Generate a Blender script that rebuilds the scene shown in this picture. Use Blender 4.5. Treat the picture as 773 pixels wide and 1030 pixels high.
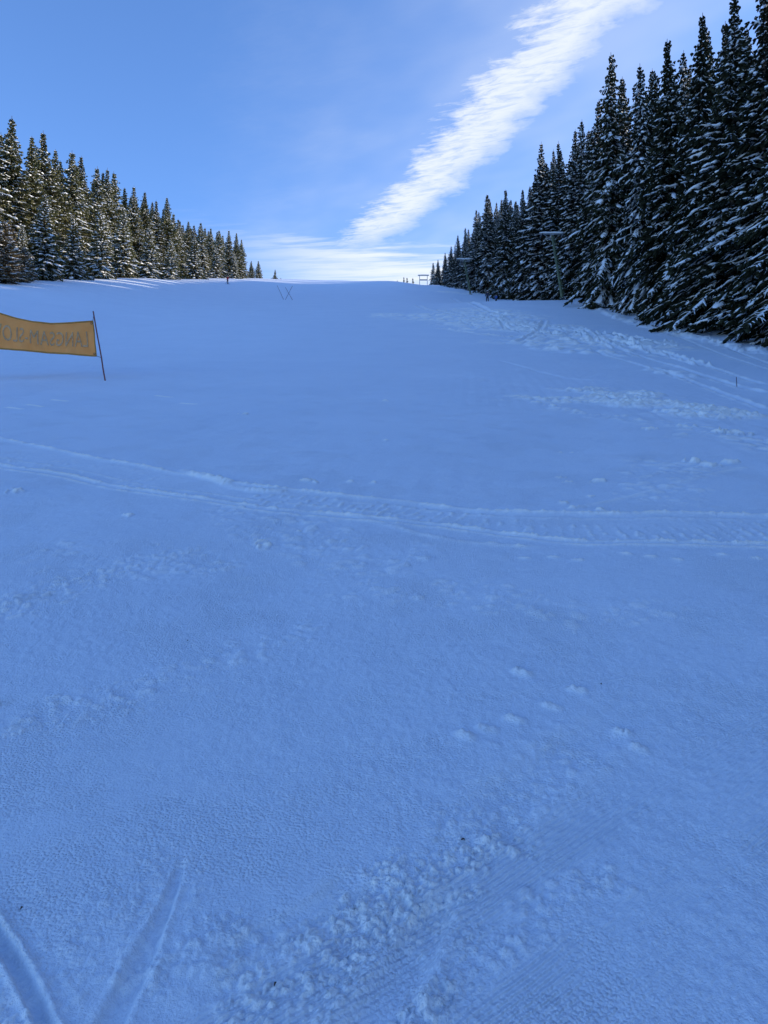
import bpy, math, random
import numpy as np
for o in list(bpy.data.objects): bpy.data.objects.remove(o)
S = bpy.context.scene
COL = S.collection
R_ = math.radians

# ------------------------------------------------------------------ camera
F = 735.0 / 1030.0                      # focal length in picture heights
cam_d = bpy.data.cameras.new('camera')
cam = bpy.data.objects.new('camera', cam_d); COL.objects.link(cam)
cam_d.sensor_fit = 'VERTICAL'; cam_d.sensor_height = 36.0; cam_d.lens = 36.0 * F
cam_d.clip_start = 0.05; cam_d.clip_end = 6000
cam.location = (0, 0, 0); cam.rotation_euler = (R_(90), 0, 0)
S.camera = cam

# ------------------------------------------------------------------ light
SUN_AZ, SUN_EL = 78.0, 17.0             # azimuth measured from +Y towards +X
world = bpy.data.worlds.new('World'); S.world = world; world.use_nodes = True
sun_d = bpy.data.lights.new('sun', 'SUN'); sun = bpy.data.objects.new('sun', sun_d); COL.objects.link(sun)
sun_d.energy = 3.3; sun_d.angle = R_(0.53); sun_d.color = (1.0, 0.86, 0.66)
sun.rotation_euler = (R_(90 - SUN_EL), 0, R_(180 - SUN_AZ))
S.view_settings.view_transform = 'Standard'; S.view_settings.look = 'None'
S.view_settings.exposure = 1.26; S.view_settings.gamma = 1.0
SKY_STRENGTH = 0.12
SKY_TINT = (0.66, 0.865, 1.19, 1)
CLOUD_COL = (3.5, 3.65, 3.8, 1)
S.cycles.max_bounces = 4; S.cycles.diffuse_bounces = 3; S.cycles.glossy_bounces = 2; S.cycles.transmission_bounces = 3

def build_world():
    nt = world.node_tree; N = nt.nodes; L = nt.links; N.clear()
    def math_(op, a, b=None, c=None, clamp=False):
        n = N.new('ShaderNodeMath'); n.operation = op; n.use_clamp = clamp
        for i, v in enumerate((a, b, c)):
            if v is None: continue
            if hasattr(v, 'is_linked'): L.new(v, n.inputs[i])
            else: n.inputs[i].default_value = v
        return n.outputs[0]
    def mapr(v, a, b, c=0.0, d=1.0, smooth=True):
        n = N.new('ShaderNodeMapRange'); n.interpolation_type = 'SMOOTHSTEP' if smooth else 'LINEAR'
        L.new(v, n.inputs['Value'])
        for k, x in zip(('From Min', 'From Max', 'To Min', 'To Max'), (a, b, c, d)): n.inputs[k].default_value = x
        return n.outputs['Result']
    out = N.new('ShaderNodeOutputWorld'); bg = N.new('ShaderNodeBackground')
    bg.inputs['Strength'].default_value = SKY_STRENGTH
    sky = N.new('ShaderNodeTexSky'); sky.sky_type = 'NISHITA'; sky.sun_disc = False
    sky.sun_elevation = R_(SUN_EL); sky.sun_rotation = R_(SUN_AZ)
    sky.altitude = 1200; sky.air_density = 1.0; sky.dust_density = 0.35; sky.ozone_density = 2.0
    tint = N.new('ShaderNodeMix'); tint.data_type = 'RGBA'; tint.blend_type = 'MULTIPLY'
    tint.inputs['Factor'].default_value = 1.0
    L.new(sky.outputs['Color'], tint.inputs['A']); tint.inputs['B'].default_value = SKY_TINT
    tc = N.new('ShaderNodeTexCoord'); sep = N.new('ShaderNodeSeparateXYZ'); L.new(tc.outputs['Generated'], sep.inputs[0])
    z = math_('MAXIMUM', sep.outputs['Z'], 0.02)
    X = math_('DIVIDE', sep.outputs['X'], z); Y = math_('DIVIDE', sep.outputs['Y'], z)   # point on a flat cloud deck
    def noise(xs, ys, rot, scale, detail=6, rough=0.6, dist=0.0):
        c, s = math.cos(rot), math.sin(rot)
        a = math_('ADD', math_('MULTIPLY', X, c), math_('MULTIPLY', Y, s))
        b = math_('ADD', math_('MULTIPLY', X, -s), math_('MULTIPLY', Y, c))
        cb = N.new('ShaderNodeCombineXYZ'); L.new(math_('MULTIPLY', a, xs), cb.inputs[0]); L.new(math_('MULTIPLY', b, ys), cb.inputs[1])
        n = N.new('ShaderNodeTexNoise'); n.inputs['Scale'].default_value = scale
        n.inputs['Detail'].default_value = detail; n.inputs['Roughness'].default_value = rough
        n.inputs['Distortion'].default_value = dist
        L.new(cb.outputs[0], n.inputs['Vector']); return n.outputs['Fac']
    streak = noise(4.0, 14.0, -0.42, 3.0, 8, 0.66, 0.9)
    fluff = noise(3.0, 3.0, 0.2, 3.0, 6, 0.6)
    broad = noise(1.0, 1.6, -0.9, 1.7, 3, 0.5)
    # long band running away towards the crest
    s = math_('ADD', math_('SUBTRACT', X, 0.415), math_('MULTIPLY', math_('SUBTRACT', Y, 1.43), 0.345))
    s = math_('ADD', s, math_('MULTIPLY', math_('SUBTRACT', streak, 0.5), 0.13))
    s = math_('ADD', s, math_('MULTIPLY', math_('SUBTRACT', fluff, 0.5), 0.20))
    s = math_('ADD', s, mapr(Y, 2.1, 2.75, 0.0, 0.05))
    taper = mapr(Y, 1.4, 2.7, 1.0, 1.1, False)
    band = mapr(math_('MULTIPLY', math_('ABSOLUTE', s), taper), 0.03, 0.165, 1.0, 0.0)
    endm = mapr(Y, 2.45, 3.05, 1.0, 0.0)
    tex = mapr(math_('ADD', math_('MULTIPLY', streak, 0.75), math_('MULTIPLY', fluff, 0.25)), 0.30, 0.60, 0.50, 1.0)
    band = math_('MULTIPLY', math_('MULTIPLY', band, endm), tex)
    # low thin sheet above the crest
    st2 = noise(1.2, 7.0, -0.12, 2.2, 6, 0.6, 0.2)
    q = math_('ADD', math_('SUBTRACT', Y, 2.93), math_('MULTIPLY', math_('SUBTRACT', st2, 0.5), 0.55))
    q = math_('ADD', q, math_('MULTIPLY', X, -0.33))
    low = mapr(q, -0.30, 0.0, 0.0, 1.0)
    lowx = math_('MULTIPLY', mapr(X, -0.85, 0.05, 0.0, 1.0), mapr(X, 0.25, 1.1, 1.0, 0.35))
    lowt = mapr(st2, 0.32, 0.62, 0.62, 1.0)
    lowb = mapr(q, 0.1, 1.2, 1.0, 0.55)
    low = math_('MULTIPLY', math_('MULTIPLY', math_('MULTIPLY', low, lowx), lowt), lowb)
    # faint veil round the band
    veil = math_('MULTIPLY', mapr(math_('ABSOLUTE', math_('ADD', s, -0.1)), 0.1, 0.9, 0.28, 0.0), mapr(broad, 0.35, 0.7, 0.3, 1.0))
    fac = math_('MAXIMUM', math_('MULTIPLY', band, 0.82), math_('MULTIPLY', low, 0.85))
    fac = math_('MAXIMUM', fac, veil)
    up = mapr(sep.outputs['Z'], 0.03, 0.12, 0.0, 1.0); fw = mapr(sep.outputs['Y'], 0.0, 0.3, 0.0, 1.0)
    fac = math_('MULTIPLY', math_('MULTIPLY', fac, up), fw)
    mx = N.new('ShaderNodeMix'); mx.data_type = 'RGBA'
    L.new(fac, mx.inputs['Factor']); L.new(tint.outputs['Result'], mx.inputs['A']); mx.inputs['B'].default_value = CLOUD_COL
    L.new(mx.outputs['Result'], bg.inputs['Color']); L.new(bg.outputs[0], out.inputs[0])
build_world()

# ------------------------------------------------------------------ helpers
def new_mat(name):
    m = bpy.data.materials.new(name); m.use_nodes = True
    return m, m.node_tree.nodes, m.node_tree.links, m.node_tree.nodes['Principled BSDF']
def simple_mat(name, col, rough=0.7, var=0.15, scale=8.0, metal=0.0):
    m, N, L, b = new_mat(name)
    n = N.new('ShaderNodeTexNoise'); n.inputs['Scale'].default_value = scale; n.inputs['Detail'].default_value = 5
    tc = N.new('ShaderNodeTexCoord'); L.new(tc.outputs['Object'], n.inputs['Vector'])
    r = N.new('ShaderNodeValToRGB')
    r.color_ramp.elements[0].position = 0.3; r.color_ramp.elements[1].position = 0.7
    r.color_ramp.elements[0].color = (*[c * (1 - var) for c in col], 1)
    r.color_ramp.elements[1].color = (*[min(1, c * (1 + var)) for c in col], 1)
    L.new(n.outputs['Fac'], r.inputs[0]); L.new(r.outputs[0], b.inputs['Base Color'])
    b.inputs['Roughness'].default_value = rough; b.inputs['Metallic'].default_value = metal
    return m
def np_mesh(name, V, Q, mats=(), smooth=False, T=None):
    """mesh from numpy vertices, quads Q and triangles T"""
    me = bpy.data.meshes.new(name)
    V = np.asarray(V, dtype=np.float32)
    Q = np.zeros((0, 4), np.int32) if Q is None else np.asarray(Q, np.int32).reshape(-1, 4)
    T = np.zeros((0, 3), np.int32) if T is None else np.asarray(T, np.int32).reshape(-1, 3)
    me.vertices.add(len(V)); me.vertices.foreach_set('co', V.ravel())
    nl = Q.size + T.size; me.loops.add(nl); me.polygons.add(len(Q) + len(T))
    me.loops.foreach_set('vertex_index', np.concatenate([Q.ravel(), T.ravel()]))
    st = np.concatenate([np.arange(len(Q)) * 4, Q.size + np.arange(len(T)) * 3]).astype(np.int32)
    me.polygons.foreach_set('loop_start', st)
    me.polygons.foreach_set('use_smooth', np.full(len(Q) + len(T), smooth))
    for m in mats: me.materials.append(m)
    me.update(calc_edges=True); return me
def link(name, me, parent=None):
    o = bpy.data.objects.new(name, me); COL.objects.link(o)
    if parent is not None: o.parent = parent
    return o
def tag(o, label=None, cat=None, group=None, kind=None):
    if label: o['label'] = label
    if cat: o['category'] = cat
    if group: o['group'] = group
    if kind: o['kind'] = kind
    return o
class MB:
    """collects boxes, tubes and lumps into one mesh"""
    def __init__(s): s.V = []; s.Q = []; s.T = []; s.n = 0
    def add(s, V, Q=None, T=None):
        V = np.asarray(V, float)
        s.V.append(V)
        if Q is not None and len(Q): s.Q.append(np.asarray(Q) + s.n)
        if T is not None and len(T): s.T.append(np.asarray(T) + s.n)
        s.n += len(V)
    def tube(s, pts, rad, sides=8, caps=True, squash=None):
        pts = np.asarray(pts, float); n = len(pts)
        rad = np.ones(n) * rad if np.isscalar(rad) else np.asarray(rad, float)
        tan = np.gradient(pts, axis=0); tan /= np.linalg.norm(tan, axis=1)[:, None] + 1e-9
        ref = np.array([0, 0, 1.0]) if abs(tan[:, 2]).mean() < 0.8 else np.array([1.0, 0, 0])
        a = np.cross(tan, ref); a /= np.linalg.norm(a, axis=1)[:, None] + 1e-9
        b = np.cross(a, tan)
        th = np.arange(sides) / sides * 2 * np.pi
        sq = 1.0 if squash is None else squash
        V = pts[:, None] + rad[:, None, None] * (np.cos(th)[None, :, None] * a[:, None] + sq * np.sin(th)[None, :, None] * b[:, None])
        V = V.reshape(-1, 3); i = np.arange(n - 1)[:, None] * sides; k = np.arange(sides)[None]; k2 = (k + 1) % sides
        Q = np.stack([i + k, i + k2, i + sides + k2, i + sides + k], -1).reshape(-1, 4)
        T = []
        if caps:
            V = np.vstack([V, pts[0], pts[-1]]); c0 = n * sides; c1 = c0 + 1; e = (n - 1) * sides
            T = [(c0, (j + 1) % sides, j) for j in range(sides)] + [(c1, e + j, e + (j + 1) % sides) for j in range(sides)]
        s.add(V, Q, T)
    def box(s, c, d, rot=None, bev=0.0):
        c = np.array(c, float); h = np.array(d, float) / 2
        V = np.array([[x, y, z] for x in (-1, 1) for y in (-1, 1) for z in (-1, 1)], float) * h
        if rot is not None: V = V @ np.asarray(rot).T
        s.add(V + c, [(0, 1, 3, 2), (4, 6, 7, 5), (0, 4, 5, 1), (2, 3, 7, 6), (0, 2, 6, 4), (1, 5, 7, 3)])
    def build(s, name, mat, parent=None, smooth=False):
        V = np.vstack(s.V); Q = np.vstack(s.Q) if s.Q else None; T = np.vstack(s.T) if s.T else None
        return link(name, np_mesh(name, V, Q, [mat] if not isinstance(mat, (list, tuple)) else mat, smooth, T), parent)

# ---- numpy noise
def _h(ix, iy, seed):
    h = (ix.astype(np.int64) * 374761393 + iy.astype(np.int64) * 668265263 + seed * 1442695041) & 0xFFFFFFFF
    h = ((h ^ (h >> 13)) * 1274126177) & 0xFFFFFFFF
    h = h ^ (h >> 16); return (h & 0xFFFFFF) / float(0xFFFFFF)
def vnoise(x, y, seed=0):
    ix = np.floor(x); iy = np.floor(y); fx = x - ix; fy = y - iy
    fx = fx * fx * fx * (fx * (fx * 6 - 15) + 10); fy = fy * fy * fy * (fy * (fy * 6 - 15) + 10)
    a = _h(ix, iy, seed); b = _h(ix + 1, iy, seed); c = _h(ix, iy + 1, seed); d = _h(ix + 1, iy + 1, seed)
    return (a * (1 - fx) + b * fx) * (1 - fy) + (c * (1 - fx) + d * fx) * fy - 0.5
def fbm(x, y, seed=0, octv=4, g=0.5):
    r = 0; a = 1.0
    for k in range(octv):
        r = r + a * vnoise(x * 2 ** k * 1.03 + 17.3 * k, y * 2 ** k + 9.1 * k, seed + k); a *= g
    return r
def lumps(x, y, seed=0, dens=0.6):
    """rounded clods: one randomly placed, randomly sized dome per cell"""
    ix = np.floor(x); iy = np.floor(y); r = np.zeros_like(x)
    for dx in (-1, 0, 1):
        for dy in (-1, 0, 1):
            jx = ix + dx; jy = iy + dy
            cx = jx + _h(jx, jy, seed); cy = jy + _h(jx, jy, seed + 7)
            sz = 0.25 + 0.5 * _h(jx, jy, seed + 13); on = _h(jx, jy, seed + 23) < dens
            d2 = ((x - cx) ** 2 + (y - cy) ** 2) / (sz * sz)
            r = np.maximum(r, np.where(on, sz * np.sqrt(np.clip(1 - d2, 0, 1)), 0))
    return r
def sstep(a, b, x):
    t = np.clip((x - a) / (b - a), 0, 1); return t * t * (3 - 2 * t)

# ------------------------------------------------------------------ the hill
_ty = np.arange(-150, 1500, 0.5)
def table(pts, sig):
    x, y = zip(*pts); t = np.interp(_ty, x, y)
    k = int(sig * 2 * 3.5); g = np.exp(-0.5 * (np.arange(-k, k + 1) * 0.5 / sig) ** 2); g /= g.sum()
    # extend by linear extrapolation before smoothing
    tp = np.concatenate([t[0] + (t[1] - t[0]) * np.arange(-k, 0), t, t[-1] + (t[-1] - t[-2]) * np.arange(1, k + 1)])
    return np.convolve(tp, g, 'valid')
PROF = table([(-150, -26), (-60, -13), (0, -1.62), (21, 3.45), (40, 8.7), (57, 14.4), (92, 26.4), (144, 43.6), (200, 62.3), (236, 74.6), (250, 79.2), (275, 83), (400, 90), (1500, 110)], 4.0)
LEFT = table([(-150, 0), (0, .3), (20, 1.8), (40, 3.5), (60, 3.6), (82, 3.1), (144, 2.3), (200, 1.5), (240, .6), (300, 0), (1500, 0)], 6.0)
RIGHT = table([(-150, 0), (30, 0), (60, .2), (76, .75), (86, .7), (97, -.5), (108, -1.0), (120, -.9), (140, -.6), (180, -.6), (250, -1.6), (300, -1.6), (1500, 0)], 3.0)
def macro(x, y):
    x = np.asarray(x, float); y = np.asarray(y, float)
    z = np.interp(y, _ty, PROF)
    z = z + np.interp(y, _ty, LEFT) * sstep(-18, -42, x) + np.clip(-x - 44, 0, 200) * 0.05
    z = z + np.interp(y, _ty, RIGHT) * sstep(1, 15, x)
    z = z + (np.clip(x - 22, 0, 300) * 0.10 + np.clip(x - 28, 0, 60) * 0.42) * sstep(300, 200, y) * sstep(-90, -10, y)  # unseen steep bank behind the right treeline, added so its trees block the sun
    far = sstep(12, 60, np.abs(y))
    z = z + far * (0.5 * vnoise(x / 23, y / 23, 5) + 0.22 * vnoise(x / 9, y / 11, 6))
    return z
def uv(px, py): return (px - 386.5) / 735.0, (515.0 - py) / 735.0
_Y = np.exp(np.linspace(math.log(1.2), math.log(300), 6000))
def G(px, py):
    """ground point seen at a spot of the photograph (used to read off where tracks run)"""
    u, v = uv(px, py); e = macro(u * _Y, _Y) / _Y
    k = int(np.argmax(e >= v)); k = k if e[k] >= v else int(np.argmax(e))
    return np.array([u * _Y[k], _Y[k]])

def polyd(x, y, P):
    """distance to a polyline, signed side, and arclength"""
    P = np.asarray(P, float); best = np.full(x.shape, 1e9); side = np.zeros_like(x); arc = np.zeros_like(x); acc = 0
    for a, b in zip(P[:-1], P[1:]):
        d = b - a; l = np.hypot(*d)
        if l < 1e-6: continue
        t = np.clip(((x - a[0]) * d[0] + (y - a[1]) * d[1]) / (l * l), 0, 1)
        qx = x - (a[0] + t * d[0]); qy = y - (a[1] + t * d[1]); ds = np.hypot(qx, qy)
        m = ds < best; best = np.where(m, ds, best)
        side = np.where(m, np.sign(d[0] * qy - d[1] * qx), side); arc = np.where(m, acc + t * l, arc); acc += l
    return best, side, arc, acc
def smooth_line(P, n=6):
    P = np.asarray(P, float)
    if len(P) < 3: return P
    t = np.arange(len(P)); tt = np.linspace(0, len(P) - 1, (len(P) - 1) * n + 1)
    Pp = np.vstack([2 * P[0] - P[1], P, 2 * P[-1] - P[-2]]); out = []
    for s in tt:
        i = min(int(s), len(P) - 2); f = s - i; p0, p1, p2, p3 = Pp[i:i + 4]
        out.append(0.5 * ((2 * p1) + (-p0 + p2) * f + (2 * p0 - 5 * p1 + 4 * p2 - p3) * f * f + (-p0 + 3 * p1 - 3 * p2 + p3) * f ** 3))
    return np.array(out)

CORD_N = [0.0, 1.0]
def detail(x, y):
    """tracks, clods and wind texture: extra height and how freshly broken the snow is"""
    z = np.zeros_like(x); br = np.zeros_like(x); dirt = np.zeros_like(x)
    near = sstep(30, 8, y)
    z += 0.008 * fbm(x * 1.3, y * 1.3, 31, 3) + 0.05 * fbm(x * 0.55 - y * 0.30, y * 0.16 + x * 0.06, 33, 3) * sstep(60, 20, y) * sstep(1.5, 6, y)
    z += near * 0.003 * fbm(x * 9, y * 9, 41, 3)
    # grainy, slightly pebbled surface everywhere near the viewer
    patchy = sstep(-0.25, 0.3, fbm(x * 0.7, y * 0.7, 51, 3))
    z += sstep(8, 3.0, y) * (0.0006 + 0.0032 * patchy) * lumps(x * 55, y * 55, 61, 0.75) * 1.3
    z += sstep(14, 4, y) * 0.0045 * patchy * lumps(x * 26, y * 26, 63, 0.35)
    def patch(px, py, qx, qy, half, amp, cell, dens=0.6, bright=0.5, seed=0, soft=0.5, minh=0.0):
        """clods strewn along the line from one spot to another"""
        a = G(px, py); b = G(qx, qy)
        m = (x > min(a[0], b[0]) - 2 * half) & (x < max(a[0], b[0]) + 2 * half) & (y > min(a[1], b[1]) - 2 * half) & (y < max(a[1], b[1]) + 2 * half)
        if not m.any(): return
        xx, yy = x[m], y[m]
        d, sd, ar, tot = polyd(xx, yy, [a, b])
        d = d + half * 0.9 * fbm(xx / half * 1.4, yy / half * 1.4, 71 + seed, 3)
        w = sstep(half, half * (1 - soft) * 0.6, d)
        l = lumps(xx / cell, yy / cell, 81 + seed, dens) + 0.55 * lumps(xx / cell * 2.3, yy / cell * 2.3, 91 + seed, dens)
        l = l * (0.75 + 0.5 * _h(np.floor(xx / cell * 3.1), np.floor(yy / cell * 3.1), 5 + seed))
        h = amp * w * (l + 0.5 * fbm(xx / cell / 2, yy / cell / 2, 95 + seed, 3) + minh)
        z[m] += h; br[m] = np.maximum(br[m], bright * w * sstep(0.12, 0.4, l))
    def groove(P, w, depth, ridge=0.5, bright=0.3, fade=(0, 0), taper=None, rough=0.0, seed=0):
        P = smooth_line([G(*p) for p in P])
        lo = P.min(0) - 3 * w - 0.3; hi = P.max(0) + 3 * w + 0.3
        m = (x > lo[0]) & (x < hi[0]) & (y > lo[1]) & (y < hi[1])
        if not m.any(): return
        xx, yy = x[m], y[m]; d, sd, ar, tot = polyd(xx, yy, P)
        ww = w * (1 + 0.2 * vnoise(ar / w / 3, ar * 0, seed + 3))
        k = np.ones_like(xx)
        if fade[0]: k = k * sstep(0, fade[0], ar)
        if fade[1]: k = k * sstep(0, fade[1], tot - ar)
        if taper is not None: ww = ww * (taper[0] + (taper[1] - taper[0]) * ar / tot)
        q = d / ww
        cut = -np.clip(1 - q ** 4, 0, 1) * depth
        rd = np.exp(-((q - 1.35) / 0.35) ** 2) * depth * ridge
        brk = 0.5 + 1.0 * sstep(-0.2, 0.25, fbm(ar / w * 0.35, d * 0 + sd * 3, 101 + seed, 3))
        if rough: rd = rd * brk + rough * np.exp(-((q - 1.4) / 0.6) ** 2) * lumps(xx / w * 2.2, yy / w * 2.2, 111 + seed, 0.6)
        z[m] += k * (cut + rd); br[m] = np.maximum(br[m], k * bright * np.exp(-((q - 1.3) / 0.55) ** 2) * brk)
    def ridge(P, w, h, bright=0.6, seed=0, fade=0.3, broken=True, clod=0.6):
        """thin thrown-up line of crumbs"""
        P = smooth_line([G(*p) for p in P])
        lo = P.min(0) - 4 * w; hi = P.max(0) + 4 * w
        m = (x > lo[0]) & (x < hi[0]) & (y > lo[1]) & (y < hi[1])
        if not m.any(): return
        xx, yy = x[m], y[m]; d, sd, ar, tot = polyd(xx, yy, P)
        k = sstep(0, fade, ar) * sstep(0, fade, tot - ar)
        brk = sstep(-0.28, 0.12, fbm(ar / w / 5, ar * 0 + seed, 121 + seed, 3)) if broken else 1.0
        g = np.exp(-(d / (w * 1.35)) ** 4) * k * (0.45 + 0.55 * brk)
        z[m] += h * g * (0.7 + clod * lumps(xx / w * 1.1, yy / w * 1.1, 131 + seed, 0.7))
        br[m] = np.maximum(br[m], bright * g)
    def clod(px, py, r, h, bright=0.8, seed=0):
        a = G(px, py); d = np.hypot(x - a[0], y - a[1]); m = d < 2.2 * r
        if not m.any(): return
        dd = d[m] / r * (1 + 1.3 * fbm(x[m] / r * 1.5, y[m] / r * 1.5, 141 + seed, 3))
        z[m] += h * np.sqrt(np.clip(1 - dd * dd, 0, 1)); br[m] = np.maximum(br[m], bright * sstep(1.15, 0.8, dd))
    rnd = random.Random(4)
    # --- snowmobile track across the piste
    U = [(-60, 430), (0, 441), (100, 462), (180, 474), (250, 489), (320, 497), (400, 503), (500, 514), (600, 518), (700, 518), (830, 521)]
    Lw = [(-60, 456), (0, 468), (60, 477), (130, 489), (200, 502), (260, 512), (330, 517), (430, 525), (520, 539), (600, 547), (700, 549), (830, 552)]
    ridge(U, 0.024, 0.020, 1.0, 1, clod=1.0); ridge(Lw, 0.028, 0.022, 1.0, 2, clod=1.0)
    ridge([(a, b + 4) for a, b in Lw], 0.02, 0.012, 0.8, 3)
    ridge([(a, b - 7) for a, b in Lw[:8]], 0.016, 0.010, 0.6, 4)
    ridge([(a, b + 5) for a, b in U[5:]], 0.022, 0.010, 0.35, 5)
    Pu = smooth_line([G(*p) for p in U]); Pl = smooth_line([G(*p) for p in Lw])
    m = (y > 4) & (y < 14) & (x > -9) & (x < 9); xx, yy = x[m], y[m]
    du, su, au, tu = polyd(xx, yy, Pu); dl, sl, al, tl = polyd(xx, yy, Pl)
    ins = sstep(0.0, 0.12, -su * du) * sstep(0.0, 0.10, sl * dl)
    trd = sstep(0.42, 0.30, np.abs(du / (du + dl + 1e-6) - 0.52)) * ins
    tread = np.maximum(0, np.sin(au * 2 * np.pi / 0.105 + 1.6 * vnoise(du * 14, au * 6, 155)))
    fr = sstep(-0.3, 0.15, fbm(xx * 1.1, yy * 1.1, 151, 3))
    wr = trd * fr
    z[m] += -0.012 * ins + 0.016 * wr * tread * lumps(xx * 15, yy * 15, 153, 0.85) * 1.6
    br[m] = np.maximum(br[m], 0.5 * wr * tread * lumps(xx * 15, yy * 15, 153, 0.85) * 2 + 0.06 * ins)
    # side tracks coming into it
    ridge([(180, 470), (215, 481), (245, 493), (300, 497)], 0.05, 0.03, 0.8, 6, clod=1.0)
    ridge([(560, 516), (640, 500), (720, 478), (760, 470)], 0.03, 0.012, 0.35, 7)
    ridge([(330, 512), (420, 535), (480, 548), (560, 553)], 0.03, 0.012, 0.35, 8)
    # row of slanted dabs below it (edge prints)
    for i, (a, b) in enumerate([(495, 548), (523, 552), (528, 563), (557, 562), (582, 566), (630, 561), (655, 564), (682, 567), (727, 562), (761, 566), (190, 406), (165, 398), (60, 403), (35, 409), (15, 412)]):
        ridge([(a - 9, b - 1), (a, b), (a + 9, b + 1)], 0.018 if b > 450 else 0.05, 0.014, 0.95, 20 + i, 0.05, False)
    for i, (a, b, r) in enumerate([(600, 485, .085), (564, 480, .045), (571, 485, .04), (594, 501, .04), (308, 486, .08), (318, 488, .05), (353, 486, .05), (376, 486, .05), (568, 508, .05), (576, 513, .05), (603, 515, .05),
                                   (262, 545, .045), (268, 549, .05), (300, 535, .03), (388, 444, .05), (564, 454, .05), (575, 454, .04), (724, 436, .14), (742, 437, .16), (700, 466, .09), (712, 470, .1), (690, 430, .12), (388, 404, .09), (247, 417, .09), (131, 520, .05), (17, 494, .07),
                                   (700, 467, .08), (735, 467, .1), (655, 432, .1), (540, 405, .11), (556, 408, .13)]):
        clod(a, b, r * .8, r * 0.42, 1.0, i)
    # --- scuffed steps in the middle distance
    for i, (a, b) in enumerate([(520, 726), (557, 713), (583, 697), (492, 735), (528, 680), (628, 738), (470, 742), (645, 755)]):
        r = 0.05
        ridge([(a - 16, b - 5), (a, b), (a + 12, b + 2)], 0.018, 0.016, 0.5, 50 + i, 0.04, False, clod=1.2)
    patch(380, 590, 640, 625, 0.35, 0.010, 0.07, 0.3, 0.35, 1)
    # clod fields, left middle
    patch(0, 612, 170, 560, 0.28, 0.011, 0.04, 0.4, 0.5, 2)
    patch(0, 735, 130, 700, 0.18, 0.010, 0.032, 0.4, 0.4, 3)
    patch(120, 705, 300, 640, 0.2, 0.010, 0.045, 0.4, 0.25, 4)
    patch(230, 520, 380, 560, 0.5, 0.014, 0.08, 0.35, 0.35, 5)
    patch(60, 560, 220, 575, 0.4, 0.012, 0.07, 0.35, 0.3, 15)
    # clods in the foreground
    patch(270, 1015, 400, 905, 0.17, 0.014, 0.019, 0.62, 0.7, 6)
    patch(385, 905, 500, 845, 0.15, 0.014, 0.020, 0.55, 0.7, 7)
    patch(410, 1040, 440, 1000, 0.07, 0.020, 0.026, 0.8, 0.5, 8)
    patch(440, 1000, 600, 880, 0.11, 0.010, 0.028, 0.55, 0.3, 9)
    patch(150, 985, 260, 935, 0.12, 0.012, 0.026, 0.6, 0.3, 10)
    patch(560, 760, 480, 840, 0.18, 0.009, 0.035, 0.4, 0.3, 11)
    patch(60, 960, 170, 890, 0.3, 0.006, 0.026, 0.5, 0.2, 12)
    # --- grooves in the foreground (ski tracks)
    groove([(90, 1075), (118, 1015), (150, 950), (172, 900), (188, 852)], 0.050, 0.016, 0.22, 0.15, (0, 0.25), (0.85, 0.22), 0, 1)
    groove([(70, 1080), (48, 1035), (25, 985), (-5, 935), (-40, 890)], 0.021, 0.022, 0.3, 0.2, (0, 0), None, 0, 2)
    patch(-10, 990, 12, 1040, 0.05, 0.008, 0.02, 0.8, 0.6, 16)
    groove([(210, 985), (255, 950), (320, 915), (370, 880)], 0.05, 0.010, 0.3, 0.15, (.1, .1), None, 0, 3)
    groove([(370, 1045), (395, 1000), (415, 965), (435, 925), (470, 890)], 0.06, 0.014, 0.4, 0.15, (0, .15), (1.1, .6), 0, 4)
    groove([(470, 835), (560, 770), (660, 700)], 0.10, 0.008, 0.3, 0.1, (.2, .5), None, 0, 5)
    groove([(200, 1010), (290, 950), (400, 880)], 0.03, 0.010, 0.4, 0.15, (.1, .1), None, 0, 6)
    # --- groomer corduroy, low right, running away up the slope
    a = G(450, 1000); b = G(700, 820); d = (b - a) / np.hypot(*(b - a)); nrm = np.array([-d[1], d[0]])
    s = (x - a[0]) * nrm[0] + (y - a[1]) * nrm[1] + 0.02 * vnoise(x * 0.8, y * 0.8, 160)
    cord = sstep(0.30, 0.0, s) * sstep(6.5, 2.5, y) * (0.35 + 0.65 * sstep(-0.3, 0.15, fbm(x * 1.2, y * 1.2, 161, 3))) * (0.35 + 0.65 * sstep(-0.15, 0.15, vnoise(s * 9, (x * d[0] + y * d[1]) * 0.7, 163)))
    cord = np.maximum(cord, sstep(0.05, 0.12, s) * sstep(0.36, 0.26, s) * sstep(2.7, 2.2, y))
    CORD_N[:] = [float(nrm[0]), float(nrm[1])]
    # very faint old grooming further off
    z += sstep(4, 8, y) * sstep(40, 15, y) * 0.0035 * np.sin((x - 0.12 * y) * 2 * np.pi / 0.35) * sstep(-.1, .4, vnoise(x / 3, y / 6, 170))
    # --- churned snow on the right, far
    patch(430, 318, 600, 345, 5.5, 0.14, 0.75, 0.7, 0.8, 30, 0.7)
    patch(470, 312, 540, 330, 5.0, 0.12, 0.6, 0.7, 0.7, 37, 0.7)
    patch(560, 352, 625, 357, 1.3, 0.16, 0.8, 0.7, 0.9, 31, 0.7, 0.5)
    patch(535, 400, 640, 408, 1.0, 0.06, 0.15, 0.8, 1.0, 32, 0.8)
    patch(600, 394, 725, 418, 1.3, 0.08, 0.16, 0.95, 1.0, 33, 0.6, 0.3)
    patch(585, 305, 775, 356, 0.8, 0.20, 0.5, 0.7, 0.6, 40, 0.8, 0.4)
    patch(560, 412, 650, 424, 0.45, 0.05, 0.2, 0.6, 0.6, 34, 0.8)
    patch(680, 428, 800, 455, 0.9, 0.03, 0.22, 0.35, 0.55, 35, 0.9)
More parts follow.
